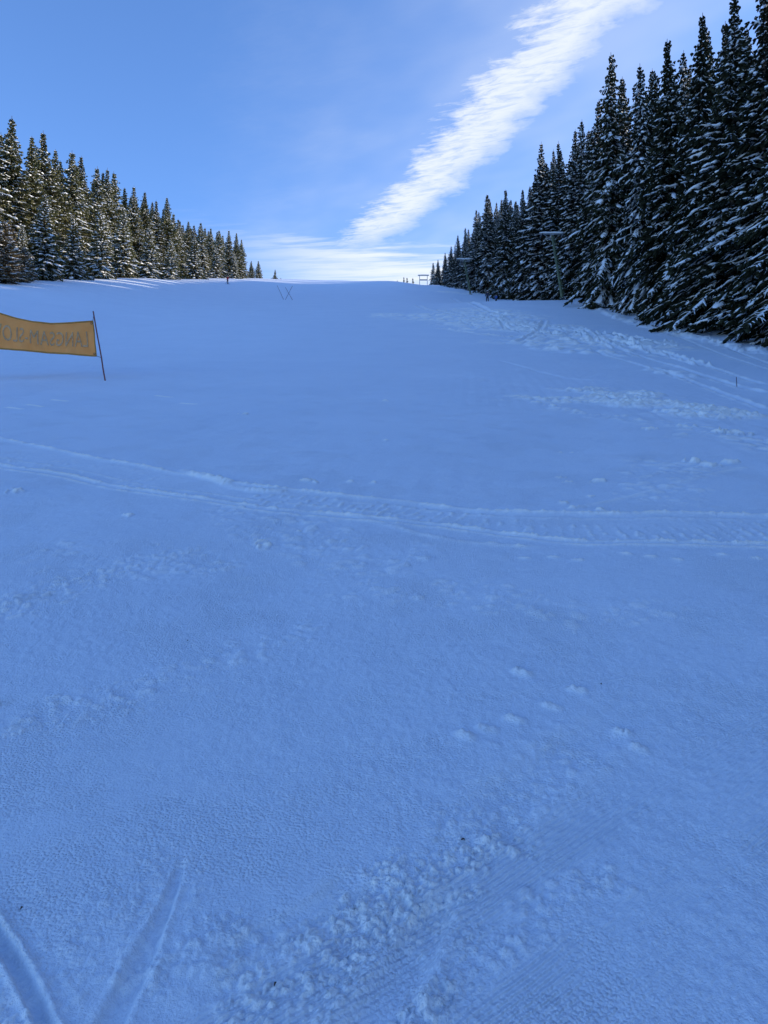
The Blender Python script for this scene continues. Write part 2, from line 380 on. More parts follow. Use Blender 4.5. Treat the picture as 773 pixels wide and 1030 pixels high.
    patch(690, 470, 640, 500, 0.7, 0.02, 0.14, 0.35, 0.4, 36, 0.9)
    patch(440, 293, 480, 296, 4.5, 0.16, 1.0, 0.6, 0.6, 38, 0.8)
    patch(660, 372, 700, 380, 0.8, 0.10, 0.7, 0.6, 0.5, 39, 0.7, 0.6)
    for i, P in enumerate([[(470, 322), (530, 326), (590, 336), (650, 352)], [(440, 330), (500, 338), (560, 340), (610, 347)],
                           [(520, 345), (540, 335), (548, 322)], [(590, 352), (640, 366), (700, 385), (773, 412)], [(620, 350), (690, 372), (773, 396)],
                           [(570, 305), (620, 318), (690, 342), (773, 372)], [(580, 304), (650, 322), (720, 345), (790, 372)], [(640, 356), (700, 365), (773, 388)],
                           [(500, 362), (570, 380), (640, 384)]]):
        groove(P, [.2, .2, .2, .12, .14, .12, .12, .12, .12][i], [.08, .08, .08, .05, .06, .04, .04, .05, .03][i], [.9, .9, .9, .45, .4, .5, .5, .4, .15][i], [.55, .55, .55, .4, .3, .4, .4, .4, .1][i], (1, 1), None, 0.01, 60 + i)
    groove([(455, 300), (490, 312), (540, 318)], 0.3, 0.14, 0.6, 0.3, (1, 1), None, 0.05, 80)
    for i in range(16):
        a = 420 + 14 * i; b = 310 + i * 2.2 + rnd.uniform(-6, 8)
        groove([(a, b), (a + rnd.uniform(10, 45), b + rnd.uniform(2, 10)), (a + rnd.uniform(50, 90), b + rnd.uniform(6, 22))], 0.2, 0.10, 1.0, 0.5, (.5, .5), None, 0.05, 90 + i)
    # --- dirt specks and twigs' crumbs: a few darker smudges
    for i, (a, b, r) in enumerate([(28, 603, .10), (45, 602, .06), (3, 709, .05), (15, 733, .03), (117, 697, .02), (272, 993, .015), (440, 845, .02), (466, 848, .012)]):
        c = G(a, b); d = np.hypot((x - c[0]), (y - c[1]) * 0.8) / r; m = d < 2
        dirt[m] = np.maximum(dirt[m], np.exp(-d[m] ** 2 * 2) * (0.15 + 0.45 * lumps(x[m] * 40, y[m] * 40, 170 + i, 0.6)))
    return z, np.clip(br, 0, 1), np.clip(dirt, 0, 1), cord * (1 - 0.8 * np.clip(br, 0, 1))

# snow material: fine grain, freshly broken snow whiter than the packed piste
m_snow, N, L, b = new_mat('piste_snow')
tc = N.new('ShaderNodeTexCoord')
def nz(scale, detail=4, rough=0.6):
    n = N.new('ShaderNodeTexNoise'); n.inputs['Scale'].default_value = scale; n.inputs['Detail'].default_value = detail
    n.inputs['Roughness'].default_value = rough; L.new(tc.outputs['Object'], n.inputs['Vector']); return n.outputs['Fac']
at = N.new('ShaderNodeAttribute'); at.attribute_name = 'broken'
dt = N.new('ShaderNodeAttribute'); dt.attribute_name = 'dirt'
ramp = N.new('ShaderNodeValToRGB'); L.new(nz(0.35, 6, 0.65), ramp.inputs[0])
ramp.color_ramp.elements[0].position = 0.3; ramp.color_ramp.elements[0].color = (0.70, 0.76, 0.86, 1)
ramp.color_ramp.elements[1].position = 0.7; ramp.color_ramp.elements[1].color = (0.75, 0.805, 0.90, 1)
g2 = N.new('ShaderNodeValToRGB'); L.new(nz(45, 5, 0.7), g2.inputs[0])
g2.color_ramp.elements[0].position = 0.3; g2.color_ramp.elements[0].color = (0.90, 0.91, 0.93, 1)
g2.color_ramp.elements[1].position = 0.7; g2.color_ramp.elements[1].color = (1.06, 1.05, 1.03, 1)
mu = N.new('ShaderNodeMix'); mu.data_type = 'RGBA'; mu.blend_type = 'MULTIPLY'; mu.inputs['Factor'].default_value = 1
L.new(ramp.outputs[0], mu.inputs['A']); L.new(g2.outputs[0], mu.inputs['B'])
mb = N.new('ShaderNodeMix'); mb.data_type = 'RGBA'; L.new(at.outputs['Fac'], mb.inputs['Factor'])
L.new(mu.outputs['Result'], mb.inputs['A']); mb.inputs['B'].default_value = (1.0, 0.97, 0.91, 1)
md = N.new('ShaderNodeMix'); md.data_type = 'RGBA'; L.new(dt.outputs['Fac'], md.inputs['Factor'])
L.new(mb.outputs['Result'], md.inputs['A']); md.inputs['B'].default_value = (0.30, 0.28, 0.26, 1)
L.new(md.outputs['Result'], b.inputs['Base Color']); b.inputs['Roughness'].default_value = 0.75
b.inputs['Specular IOR Level'].default_value = 0.25
vo = N.new('ShaderNodeTexVoronoi'); vo.feature = 'F1'; vo.inputs['Scale'].default_value = 95
L.new(tc.outputs['Object'], vo.inputs['Vector'])
mk = N.new('ShaderNodeMapRange'); L.new(nz(1.6, 3, 0.7), mk.inputs['Value']); mk.inputs['From Min'].default_value = 0.42; mk.inputs['From Max'].default_value = 0.62
ct = N.new('ShaderNodeAttribute'); ct.attribute_name = 'corduroy'
_a = G(450, 1000); _b = G(700, 820); _d = (_b - _a) / np.hypot(*(_b - _a))
dotn = N.new('ShaderNodeVectorMath'); dotn.operation = 'DOT_PRODUCT'; L.new(tc.outputs['Object'], dotn.inputs[0]); dotn.inputs[1].default_value = (-_d[1], _d[0], 0)
def mth(op, a_, b_=None):
    n = N.new('ShaderNodeMath'); n.operation = op
    for i, v in enumerate((a_, b_)):
        if v is None: continue
        if hasattr(v, 'is_linked'): L.new(v, n.inputs[i])
        else: n.inputs[i].default_value = v
    return n.outputs[0]
wav = mth('SINE', mth('MULTIPLY', mth('ADD', dotn.outputs['Value'], mth('MULTIPLY', nz(1.5, 2), 0.03)), 2 * math.pi / 0.019))
hgt = mth('MULTIPLY', nz(110, 3, 0.7), 0.0062)
hgt = mth('ADD', hgt, mth('MULTIPLY', nz(9, 5, 0.75), 0.008))
hgt = mth('SUBTRACT', hgt, mth('MULTIPLY', mth('MULTIPLY', vo.outputs['Distance'], mk.outputs[0]), 0.0075))
hgt = mth('ADD', hgt, mth('MULTIPLY', mth('MULTIPLY', wav, ct.outputs['Fac']), 0.0030))
bc = N.new('ShaderNodeBump'); bc.inputs['Strength'].default_value = 1.0; bc.inputs['Distance'].default_value = 1.0
L.new(hgt, bc.inputs['Height']); L.new(bc.outputs[0], b.inputs['Normal'])

def build_ground():
    ys = [1.3]
    while ys[-1] < 330: ys.append(ys[-1] * 1.0048)
    while ys[-1] < 1300: ys.append(ys[-1] * 1.03)
    neg = [1.3 - 0.05 * 1.25 ** k for k in range(1, 36)]
    ys = np.array([v for v in neg if v > -120][::-1] + ys)
    W = np.sqrt(np.maximum(ys, 0) ** 2 + 2.0)
    t = np.linspace(-0.68, 0.68, 620)
    k = np.linspace(0, 1, 61)[1:] ** 2.2
    edge = 0.68 * W; outer = np.maximum(900, edge * 1.05)
    X = np.concatenate([-(edge[:, None] + (outer - edge)[:, None] * k[None, ::-1]), t[None] * W[:, None], edge[:, None] + (outer - edge)[:, None] * k[None]], 1)
    Yg = np.repeat(ys[:, None], X.shape[1], 1)
    Z = macro(X, Yg); dz, br, di, co_ = detail(X, Yg)
    V = np.stack([X, Yg, Z + dz], -1).reshape(-1, 3)
    r, c = X.shape; i = np.arange(r - 1)[:, None] * c + np.arange(c - 1)[None]
    Q = np.stack([i, i + 1, i + c + 1, i + c], -1).reshape(-1, 4)
    me = np_mesh('snow_ground', V, Q, [m_snow], True)
    for nm, arr in (('broken', br), ('dirt', di), ('corduroy', co_)):
        a = me.attributes.new(nm, 'FLOAT', 'POINT'); a.data.foreach_set('value', arr.ravel().astype(np.float32))
    tag(link('ground', me), kind='structure')
build_ground()

# ------------------------------------------------------------------ spruces
def needle_mat(name, c0, c1):
    m, N, L, b = new_mat(name)
    tc = N.new('ShaderNodeTexCoord'); n = N.new('ShaderNodeTexNoise'); n.inputs['Scale'].default_value = 2.2; n.inputs['Detail'].default_value = 5
    oi = N.new('ShaderNodeObjectInfo')
    L.new(tc.outputs['Object'], n.inputs['Vector']); r = N.new('ShaderNodeValToRGB'); L.new(n.outputs['Fac'], r.inputs[0])
    r.color_ramp.elements[0].position = 0.3; r.color_ramp.elements[0].color = (*c0, 1)
    r.color_ramp.elements[1].position = 0.7; r.color_ramp.elements[1].color = (*c1, 1)
    hs = N.new('ShaderNodeHueSaturation'); mr = N.new('ShaderNodeMapRange'); L.new(oi.outputs['Random'], mr.inputs['Value'])
    mr.inputs['To Min'].default_value = 0.75; mr.inputs['To Max'].default_value = 1.3; L.new(mr.outputs[0], hs.inputs['Value'])
    L.new(r.outputs[0], hs.inputs['Color']); L.new(hs.outputs[0], b.inputs['Base Color'])
    b.inputs['Roughness'].default_value = 0.75; b.inputs['Specular IOR Level'].default_value = 0.15
    return m
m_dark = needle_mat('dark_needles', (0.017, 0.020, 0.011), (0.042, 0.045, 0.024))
m_olive_lit = needle_mat('sunlit_olive_needles', (0.078, 0.084, 0.036), (0.155, 0.145, 0.066))  # left-row needles, lightened and warmed so sunlight is partly in their colour
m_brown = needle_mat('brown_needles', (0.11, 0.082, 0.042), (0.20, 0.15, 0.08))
m_bark = simple_mat('spruce_bark', (0.07, 0.05, 0.035), 0.9, 0.35, 6)
m_tsnow = simple_mat('branch_snow', (0.80, 0.83, 0.87), 0.7, 0.05, 3)

def ribbon(C, side, w):
    """C (n,k,3) centrelines, side (n,3), w (k,) half widths (or (n,k)) -> verts, quads"""
    n, k, _ = C.shape; w = np.broadcast_to(w, (n, k))
    off = side[:, None] * w[..., None]
    V = np.stack([C - off, C + off], 2).reshape(-1, 3)
    i = (np.arange(n)[:, None] * k + np.arange(k - 1)[None]) * 2
    Q = np.stack([i, i + 1, i + 3, i + 2], -1).reshape(-1, 4)
    return V, Q
def dome(C, side, up, w, h):
    """raised loaf of snow along each centreline"""
    n, k, _ = C.shape; w = np.broadcast_to(w, (n, k)); h = np.broadcast_to(h, (n, k))
    a = C - side[:, None] * w[..., None]; d = C + side[:, None] * w[..., None]
    U = np.array([0, 0, 1.0])
    b = C - side[:, None] * (w * 0.55)[..., None] + U * (h * 0.85)[..., None]
    c = C + side[:, None] * (w * 0.55)[..., None] + U * (h)[..., None]
    lo = C - U * (h * 0.35)[..., None]
    V = np.stack([a, b, c, d, lo], 2).reshape(-1, 3)
    i = (np.arange(n)[:, None] * k + np.arange(k - 1)[None]) * 5
    Q = np.concatenate([np.stack([i + p, i + q, i + q + 5, i + p + 5], -1).reshape(-1, 4) for p, q in ((0, 1), (1, 2), (2, 3), (3, 4), (4, 0))])
    return V, Q

def make_spruce(seed, H, R, mat, snow=1.0, droop=1.0, dense=1.0, shape=0.85, skirt=0.35, lop=0.0, base=0.7):
    rg = np.random.RandomState(seed)
    CV, CQ, SV, SQ = [], [], [], []; nc = [0]; ns = [0]
    def addc(v, q): CV.append(v); CQ.append(q + nc[0]); nc[0] += len(v)
    def adds(v, q): SV.append(v); SQ.append(q + ns[0]); ns[0] += len(v)
    z = base; TW = []; lobe = rg.uniform(0, 6.28, 2); lz = rg.uniform(0.5, 1.1)
    while z < H - 0.35:
        f = z / H
        nb = int(round((7.5 if f < 0.6 else 6 if f < 0.88 else 5) * dense)); a0 = rg.rand() * 6.28
        lev = rg.uniform(0.74, 1.14)
        for j in range(nb):
            az = a0 + j * 6.283 / nb + rg.uniform(-.35, .35)
            Lb = R * (1 - f) ** shape * (1 - 0.35 * f ** 3) * lev * rg.uniform(0.58, 1.25) * (1 + lop * math.cos(az)) + 0.05
            if f < 0.10: Lb *= 0.66 + f * 3.4
            Lb *= 1 + 0.16 * math.cos(az - lobe[0] + z * lz) + 0.10 * math.cos(2 * az - lobe[1] - z * 0.9)
            if rg.rand() < 0.06: Lb *= 0.45
            if rg.rand() < 0.04: Lb *= 1.3
            a = (0.55 if f > 0.93 else 0.30 * f - 0.10) + rg.uniform(-.12, .12)
            dr = droop * (0.75 - 0.45 * f) * rg.uniform(0.7, 1.3)
            k = 7; t = np.linspace(0, 1, k)
            r = Lb * (t - 0.12 * dr * t * t); zz = z + Lb * (math.tan(a) * t - dr * t ** 1.5 * 0.85 + 0.16 * t ** 3.5)
            C = np.stack([r * math.cos(az), r * math.sin(az), np.maximum(zz, -0.5 - 0.25 * rg.rand())], -1)
            sd = np.array([-math.sin(az), math.cos(az), 0.0])
            # woody axis
            v, q = ribbon(C[None], sd[None], 0.022 * (1 - 0.7 * t) + 0.01); addc(v, q)
            # twigs
            nt = max(3, int(Lb / 0.155 * dense)); tt = np.linspace(0.14, 0.99, nt) + rg.uniform(-.02, .02, nt)
            tt = np.clip(tt, 0.02, 1)
            P = np.stack([np.interp(tt, t, C[:, i]) for i in range(3)], -1)
            out = np.array([math.cos(az), math.sin(az), 0.0])
            for sgn in (-1, 1):
                tl = (0.05 + 0.13 * min(1, Lb) + 0.30 * Lb ** 0.75 * (1 - 0.72 * tt)) * rg.uniform(0.6, 1.25, nt)
                tl = np.minimum(tl, 0.95)
                an = rg.uniform(0.55, 1.05, nt)
                d = np.cos(an)[:, None] * out + sgn * np.sin(an)[:, None] * sd
                dz = -rg.uniform(0.15, 0.75, nt) * droop
                TW.append(np.concatenate([P, d * tl[:, None], (dz * tl)[:, None], tl[:, None]], 1))
            # tip tuft
            TW.append(np.array([[*C[-1], *(out * min(.28, .1 + Lb * .2)), -0.02, 0.28]]))
            # snow loaves on the limb
            if rg.rand() < 0.92 * snow and Lb > 0.4:
                for _ in range(1 if Lb < 1.2 else 2 if Lb < 2.4 else 3):
                    if rg.rand() > 0.78 * snow: continue
                    c0 = rg.uniform(0.25, 0.92); ln = rg.uniform(0.12, 0.34)
                    ts = np.linspace(max(0.1, c0 - ln), min(1.03, c0 + ln), 6)
                    Cs = np.stack([np.interp(ts, t, C[:, i]) for i in range(3)], -1) + np.array([0, 0, 0.02])
                    Cs += rg.uniform(-.03, .03, Cs.shape)
                    prof = np.sqrt(np.clip(1 - (np.linspace(-1, 1, 6)) ** 2, 0.0, 1)) * rg.uniform(0.7, 1.2, 6)
                    w = (0.07 + 0.10 * min(Lb, 2.5) * rg.uniform(0.4, 1.3)) * prof + 0.004
                    h = (0.05 + 0.11 * rg.rand()) * prof * (0.6 + 0.4 * snow) + 0.002
                    v, q = dome(Cs[None], sd[None], None, w[None], h[None]); adds(v, q)
        z += (0.40 - 0.17 * f) * rg.uniform(0.75, 1.25) / (0.5 + 0.5 * dense)
    TW = np.vstack(TW); n = len(TW)
    P, D, tl = TW[:, :3], TW[:, 3:6].copy(), TW[:, 7]; D[:, 2] = TW[:, 6]
    D[:, 2] = TW[:, 6]
    t = np.array([0, 0.5, 1.0])
    C = P[:, None] + D[:, None] * t[None, :, None]
    C[:, 1, 2] += 0.10 * tl; C[..., 2] = np.maximum(C[..., 2], -0.9)
    hd = D.copy(); hd[:, 2] = 0; hd /= np.linalg.norm(hd, axis=1)[:, None] + 1e-6
    sd = np.stack([-hd[:, 1], hd[:, 0], np.zeros(n)], -1)
    rr = rg.uniform(0.75, 1.3, (n, 1))
    tilt = sd * 0.9 + np.array([0, 0, 1.0]) * rg.uniform(-.5, .5, (n, 1))
    v, q = ribbon(C, tilt, np.array([0.040, 0.075, 0.012]) * rr * (1.25 if dense < .9 else 1)); addc(v, q)
    # hanging fringe under each twig
    C2 = C.copy(); C2[:, :, 2] -= np.array([0.02, 0.07, 0.05])
    up = np.tile([[0, 0, 1.0]], (n, 1)) + sd * rg.uniform(-.45, .45, (n, 1)); v, q = ribbon(C2, up, np.array([0.03, 0.085, 0.03]) * rr); addc(v, q)
    # snow on twigs
    m = rg.rand(n) < 0.42 * snow
    # snow lies in patches, not evenly
    az = np.arctan2(P[:, 1], P[:, 0]); pn = vnoise(az * 1.5 + 20, P[:, 2] * 1.0, seed) + 0.5
    m &= rg.rand(n) < 0.25 + 1.1 * pn
    Cs = C[m] + np.array([0, 0, 0.02]); k = m.sum(); g = rg.uniform(0.6, 1.35, (k, 1))
    v, q = dome(Cs, sd[m], None, np.array([0.02, 0.058, 0.018]) * g, np.array([0.006, 0.045, 0.008]) * g); adds(v, q)
    # leader shoot
    tb = MB(); k = 12; tz = np.linspace(-0.3, H, k); wob = rg.uniform(-.04, .04, (k, 2)); wob[0] = 0
    r = 0.018 * H * (1 - tz / H * 0.97) * 0.62 + 0.012
    tb.tube(np.stack([wob[:, 0], wob[:, 1], tz], -1), r, 8)
    nm = [('trunk', tb), ('crown', (CV, CQ)), ('snow_load', (SV, SQ))]
    me_t = np_mesh('trunk', np.vstack(tb.V), np.vstack(tb.Q), [m_bark], True, np.vstack(tb.T))
    me_c = np_mesh('crown', np.vstack(CV), np.vstack(CQ), [mat]); me_s = np_mesh('snow_load', np.vstack(SV), np.vstack(SQ), [m_tsnow], True)
    return dict(H=H, meshes=(('trunk', me_t), ('crown', me_c), ('snow_load', me_s)))

TPL = {
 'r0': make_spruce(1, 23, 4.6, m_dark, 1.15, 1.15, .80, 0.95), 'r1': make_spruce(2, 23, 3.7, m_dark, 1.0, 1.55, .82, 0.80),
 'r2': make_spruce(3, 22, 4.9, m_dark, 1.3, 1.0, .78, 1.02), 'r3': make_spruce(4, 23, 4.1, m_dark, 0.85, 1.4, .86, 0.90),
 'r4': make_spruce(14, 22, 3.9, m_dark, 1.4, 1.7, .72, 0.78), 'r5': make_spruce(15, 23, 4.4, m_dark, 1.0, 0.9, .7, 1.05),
 'l0': make_spruce(5, 19, 3.6, m_olive_lit, 1.0, 1.0, .88, 0.95), 'l1': make_spruce(6, 18, 3.6, m_olive_lit, 1.15, 1.25, .85, 0.85),
 'l4': make_spruce(16, 18, 4.1, m_olive_lit, 0.8, 0.9, .78, 1.05),
 'l2': make_spruce(7, 12, 2.9, m_olive_lit, 1.4, 0.9, .9, 0.8), 'l3': make_spruce(8, 11, 3.4, m_brown, 1.2, 0.55, 0.85, 0.5, lop=0.25),
}
FIRST = {}
tr = random.Random(11)
def put_tree(kind, x, y, H, label, group, name='spruce_tree', wide=1.0, cat='spruce'):
    T = TPL[kind]; s = H / T['H']; zb = float(macro(x, y)) - 0.10
    if kind not in FIRST:
        e = bpy.data.objects.new(name, None); COL.objects.link(e)
        for n_, me in T['meshes']: link(n_, me, e)
        FIRST[kind] = e
    else:
        src = FIRST[kind]; e = src.copy(); COL.objects.link(e); e.name = name
        for ch in src.children:
            c = ch.copy(); COL.objects.link(c); c.parent = e
    e.location = (x, y, zb); e.scale = (s * wide * tr.uniform(.92, 1.08),) * 2 + (s,)
    e.rotation_euler = (tr.uniform(-.012, .012), tr.uniform(-.012, .012), tr.uniform(0, 6.28))
    tag(e, label, cat, group); return e
def ordn(k):
    w = ['nearest', 'second', 'third', 'fourth', 'fifth', 'sixth', 'seventh', 'eighth', 'ninth', 'tenth', 'eleventh', 'twelfth', 'thirteenth', 'fourteenth', 'fifteenth',
         'sixteenth', 'seventeenth', 'eighteenth', 'nineteenth', 'twentieth', 'twenty-first', 'twenty-second', 'twenty-third', 'twenty-fourth', 'twenty-fifth', 'twenty-sixth', 'twenty-seventh', 'twenty-eighth', 'twenty-ninth', 'thirtieth']
    return w[k]
# front row on the right, read off the photograph: (pixel of the tip, distance)
RF = [(800, -45, 43), (768, -60, 47), (735, -8, 51), (704, 14, 56), (675, 38, 61.5), (646, 62, 68), (612, 54, 75), (628, 76, 80), (578, 130, 93), (564, 142, 98), (546, 142, 103),
      (527, 190, 113), (508, 191, 126), (515, 200, 137), (490, 195, 150), (479, 211, 163), (469, 229, 178), (461, 236, 196), (454, 247, 214), (448, 254, 234), (441, 261, 258), (436, 264, 280)]
GR = 'snowy spruces lining the right side of the piste'; GL = 'sunlit spruces lining the left side of the piste'
sky_r = []
for i, (px, ty, Y) in enumerate(RF):
    u, v = uv(px, ty); X = u * Y; H = v * Y - float(macro(X, Y)) + 0.1
    sky_r.append((px, ty))
    extra = {0: 'only its lower branches in view', 1: 'whose top runs out of the frame', 2: 'whose tip touches the top edge of the frame', 3: 'with a slim tip almost at the top edge',
             6: 'tallest behind the near pylon', 9: 'just left of the near pylon head', 21: 'last on the crest'}.get(i, 'laden with snow')
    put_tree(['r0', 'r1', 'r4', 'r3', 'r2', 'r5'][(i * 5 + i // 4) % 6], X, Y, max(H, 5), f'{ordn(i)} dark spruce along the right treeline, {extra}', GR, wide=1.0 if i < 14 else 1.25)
pxs = np.array([p for p, _ in sky_r][::-1]); tys = np.array([t for _, t in sky_r][::-1])
o_ = np.argsort(pxs); pxs, tys = pxs[o_], tys[o_]
def cap_height(X, Y, H, marg, XS, YS, deflt):
    px = 386.5 + 735 * X / Y
    if px < XS[0] - 4 or px > XS[-1]: lim = deflt(px)
    else: lim = np.interp(px, XS, YS)
    top = (515 - (lim + marg)) / 735 * Y
    return min(H, top - float(macro(X, Y)) + 0.1)
# trees filling the rows behind (the crowns merge, nothing tells them apart)
for row, (off, step) in enumerate([(3.0, 5.0), (7.5, 5.2), (12.5, 5.6), (18, 6.5)]):
    Y = 36 + tr.uniform(0, 3)
    while Y < 285:
        base = np.interp(Y, [36, 50, 75, 93, 110, 150, 200, 250, 290], [24.2, 24, 23, 24, 22.5, 21.5, 20.5, 19.8, 19.6])
        X = base + off + tr.uniform(-1.2, 1.2); H = tr.uniform(22, 25.5)
        H = cap_height(X, Y, H, tr.uniform(4, 26), pxs, tys, lambda p: 300 if p < 440 else -400)
        if H > 7:
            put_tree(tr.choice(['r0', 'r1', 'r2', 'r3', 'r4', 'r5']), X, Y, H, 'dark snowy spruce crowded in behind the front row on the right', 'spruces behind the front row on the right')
        Y += step * tr.uniform(.8, 1.25) * (1 if Y < 150 else 1.35)
# the same forest edge going on downhill past the frame: it shades the foreground
Y = 34
while Y > -22:
    for off in (0, 5.5, 11, 17):
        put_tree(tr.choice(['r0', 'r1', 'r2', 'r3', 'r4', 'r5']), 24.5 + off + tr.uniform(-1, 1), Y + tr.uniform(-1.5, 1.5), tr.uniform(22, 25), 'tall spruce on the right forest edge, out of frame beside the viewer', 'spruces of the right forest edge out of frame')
    Y -= 4.6

# left side
LF = [(-34, 100, 80), (-12, 128, 84), (12, 117, 90), (32, 136, 94), (43, 132, 99), (56, 150, 104), (73, 151, 108), (81, 157, 112), (97, 167, 116), (108, 169, 121), (116, 172, 126), (134, 186, 133), (146, 192, 140), (157, 201, 147),
      (168, 198, 155), (180, 220, 164), (190, 222, 172), (203, 223, 184), (212, 229, 194), (221, 231, 204), (230, 231, 215), (238, 234, 226), (243, 240, 238), (253, 262, 255), (260, 262, 268), (277, 271, 275)]
sl = []
for i, (px, ty, Y) in enumerate(LF):
    u, v = uv(px, ty); X = u * Y; H = v * Y - float(macro(X, Y)) + 0.1
    if i < 23: sl.append((px, ty))
    ex = {2: 'its thin tip highest of the row', 14: 'its tip above its neighbours', 23: 'small, near the row end', 24: 'small, last before the gap', 25: 'small, alone past the row'}.get(i, 'lit by low sun')
    w_ = ordn(i) if i < 22 else ordn(i)
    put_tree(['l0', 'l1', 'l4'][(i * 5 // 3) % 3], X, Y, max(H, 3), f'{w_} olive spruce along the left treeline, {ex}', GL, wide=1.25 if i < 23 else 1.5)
# shorter, snowier trees standing out in front of the left row
for i, (px, ty, Y) in enumerate([(-12, 190, 76), (22, 225, 79), (45, 193, 84), (74, 215, 92), (101, 207, 101), (124, 208, 112), (150, 225, 126), (172, 238, 140), (196, 236, 158), (218, 246, 182), (236, 252, 205)]):
    u, v = uv(px, ty); X = u * Y; H = v * Y - float(macro(X, Y)) + 0.1
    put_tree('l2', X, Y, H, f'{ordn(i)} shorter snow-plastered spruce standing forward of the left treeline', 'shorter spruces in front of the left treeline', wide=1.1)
for i, (px, ty, Y, H) in enumerate([(-20, 215, 71, 0), (6, 222, 73, 0), (-48, 210, 70, 0), (24, 248, 77, 0)]):
    u, v = uv(px, ty); X = u * Y; H = v * Y - float(macro(X, Y)) + 0.1
    put_tree('l3', X, Y, H, ['brownish spreading conifer weighed down with snow at the left edge', 'brownish bushy conifer with bent snowy branches, foot of left treeline', 'brownish snow-bent conifer just outside the left edge', 'low brownish conifer beside the first tall left spruces'][i],
             'brownish snow-bent conifers at the left edge', 'bushy_conifer', 1.1, 'conifer')
sx = np.array([p for p, _ in sl]); sy = np.array([t for _, t in sl]); o_ = np.argsort(sx); sx, sy = sx[o_], sy[o_]
for row, (off, step) in enumerate([(2.2, 4.2), (6, 5.2), (10.5, 7)]):
    Y = 74
    while Y < 240:
        X = -(45.5 + off) + tr.uniform(-1.2, 1.2); H = tr.uniform(16, 20) * np.interp(Y, [80, 240], [1, .8])
        H = cap_height(X, Y, H, tr.uniform(1, 12), sx, sy, lambda p: 300 if p > 244 else 90)
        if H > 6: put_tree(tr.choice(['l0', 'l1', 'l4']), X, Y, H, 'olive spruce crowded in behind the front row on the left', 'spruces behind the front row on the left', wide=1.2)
        Y += step * tr.uniform(.8, 1.25) * (1 if Y < 140 else 1.25)
# far trees peeping over the crest
for i, (px, ty, Y) in enumerate([(406, 278, 330), (410, 278.5, 334), (415, 279, 345), (400, 281, 360), (283, 279, 320)]):
    u, v = uv(px, ty); X = u * Y; H = v * Y - float(macro(X, Y)) + 0.1
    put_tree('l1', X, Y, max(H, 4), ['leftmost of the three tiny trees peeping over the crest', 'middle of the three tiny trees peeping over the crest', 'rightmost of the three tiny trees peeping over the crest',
             'lowest tiny treetop on the crest, left of the trio', 'tiny treetop on the crest right of the lone small spruce'][i], 'tiny trees beyond the crest', wide=0.8)

# ------------------------------------------------------------------ caution banner
m_cloth, N, L, b = new_mat('banner_cloth')
tc = N.new('ShaderNodeTexCoord'); n = N.new('ShaderNodeTexNoise'); n.inputs['Scale'].default_value = 3; n.inputs['Detail'].default_value = 6
L.new(tc.outputs['Object'], n.inputs['Vector']); r = N.new('ShaderNodeValToRGB'); L.new(n.outputs['Fac'], r.inputs[0])
r.color_ramp.elements[0].position = .3; r.color_ramp.elements[0].color = (0.97, 0.44, 0.12, 1); r.color_ramp.elements[1].position = .7; r.color_ramp.elements[1].color = (1.0, 0.50, 0.16, 1)
L.new(r.outputs[0], b.inputs['Base Color']); b.inputs['Roughness'].default_value = .8
trn = N.new('ShaderNodeBsdfTranslucent'); L.new(r.outputs[0], trn.inputs[0]); mx = N.new('ShaderNodeMixShader'); mx.inputs[0].default_value = .42
L.new(b.outputs[0], mx.inputs[1]); L.new(trn.outputs[0], mx.inputs[2]); L.new(mx.outputs[0], N['Material Output'].inputs[0])
m_hem = simple_mat('banner_hem', (0.40, 0.19, 0.035), .8, .15, 10)
m_letter = simple_mat('show_through_lettering', (0.48, 0.29, 0.15), .85, .25, 9)
m_pole = simple_mat('weathered_pole', (0.17, 0.045, 0.045), .6, .4, 12)
m_rope = simple_mat('dark_cord', (0.06, 0.06, 0.07), .8, .2, 20)

BY = 20.9
bp0 = G(107, 383)                                     # foot of the right pole
BY = float(bp0[1]); k_ = BY / 735.0
def bpt(px, py, y=BY): u, v = uv(px, py); return np.array([u * y, y, v * y])
def banner_pt(s, t, out=0.0):
    """s: 0 at the right end to 1 at the left end, t: 0 bottom to 1 top"""
    Wd = 150.0; px = 97 - Wd * s
    top = np.interp(s, [0, .16, .31, .42, .55, .66, .8, 1], [323, 324.8, 325.3, 324, 319.5, 314.7, 309, 302.5])
    bot = np.interp(s, [0, .3, .66, 1], [358, 355, 350.3, 344])
    px = px + (-1.2 + 1.2 * 0) * 0 - 4 * (t - 0) * (1 - min(s * 6, 1)) * 0.9
    py = bot + (top - bot) * t
    p = bpt(px, py); p[1] += -out + 0.05 * math.sin(s * 9) * math.sin(t * 3.1) + 0.03 * math.sin(s * 23 + t * 2) + 0.012 * math.sin(s * 61 - t * 5) * (1 - t) + 0.010 * math.sin(t * 11 + s * 30)
    return p
ban = bpy.data.objects.new('warning_banner', None); COL.objects.link(ban)
tag(ban, 'orange cloth slow-down banner seen from behind, strung beside the piste', 'banner')
org = bpt(97, 358); ban.location = org
ns_, nt_ = 90, 16
V = np.array([banner_pt(s, t) - org for s in np.linspace(0, 1, ns_) for t in np.linspace(0, 1, nt_)])
i = (np.arange(ns_ - 1)[:, None] * nt_ + np.arange(nt_ - 1)[None]); Q = np.stack([i, i + 1, i + nt_ + 1, i + nt_], -1).reshape(-1, 4)
V2 = V + np.array([0, 0.004, 0]); nn = len(V)
Q2 = (Q + nn)[:, ::-1]
link('cloth', np_mesh('cloth', np.vstack([V, V2]), np.vstack([Q, Q2]), [m_cloth], True), ban)
hem = MB()
for tt in (0.0, 1.0): hem.tube([banner_pt(s, tt) - org for s in np.linspace(0, 1, 60)], 0.026, 6, squash=1.0)
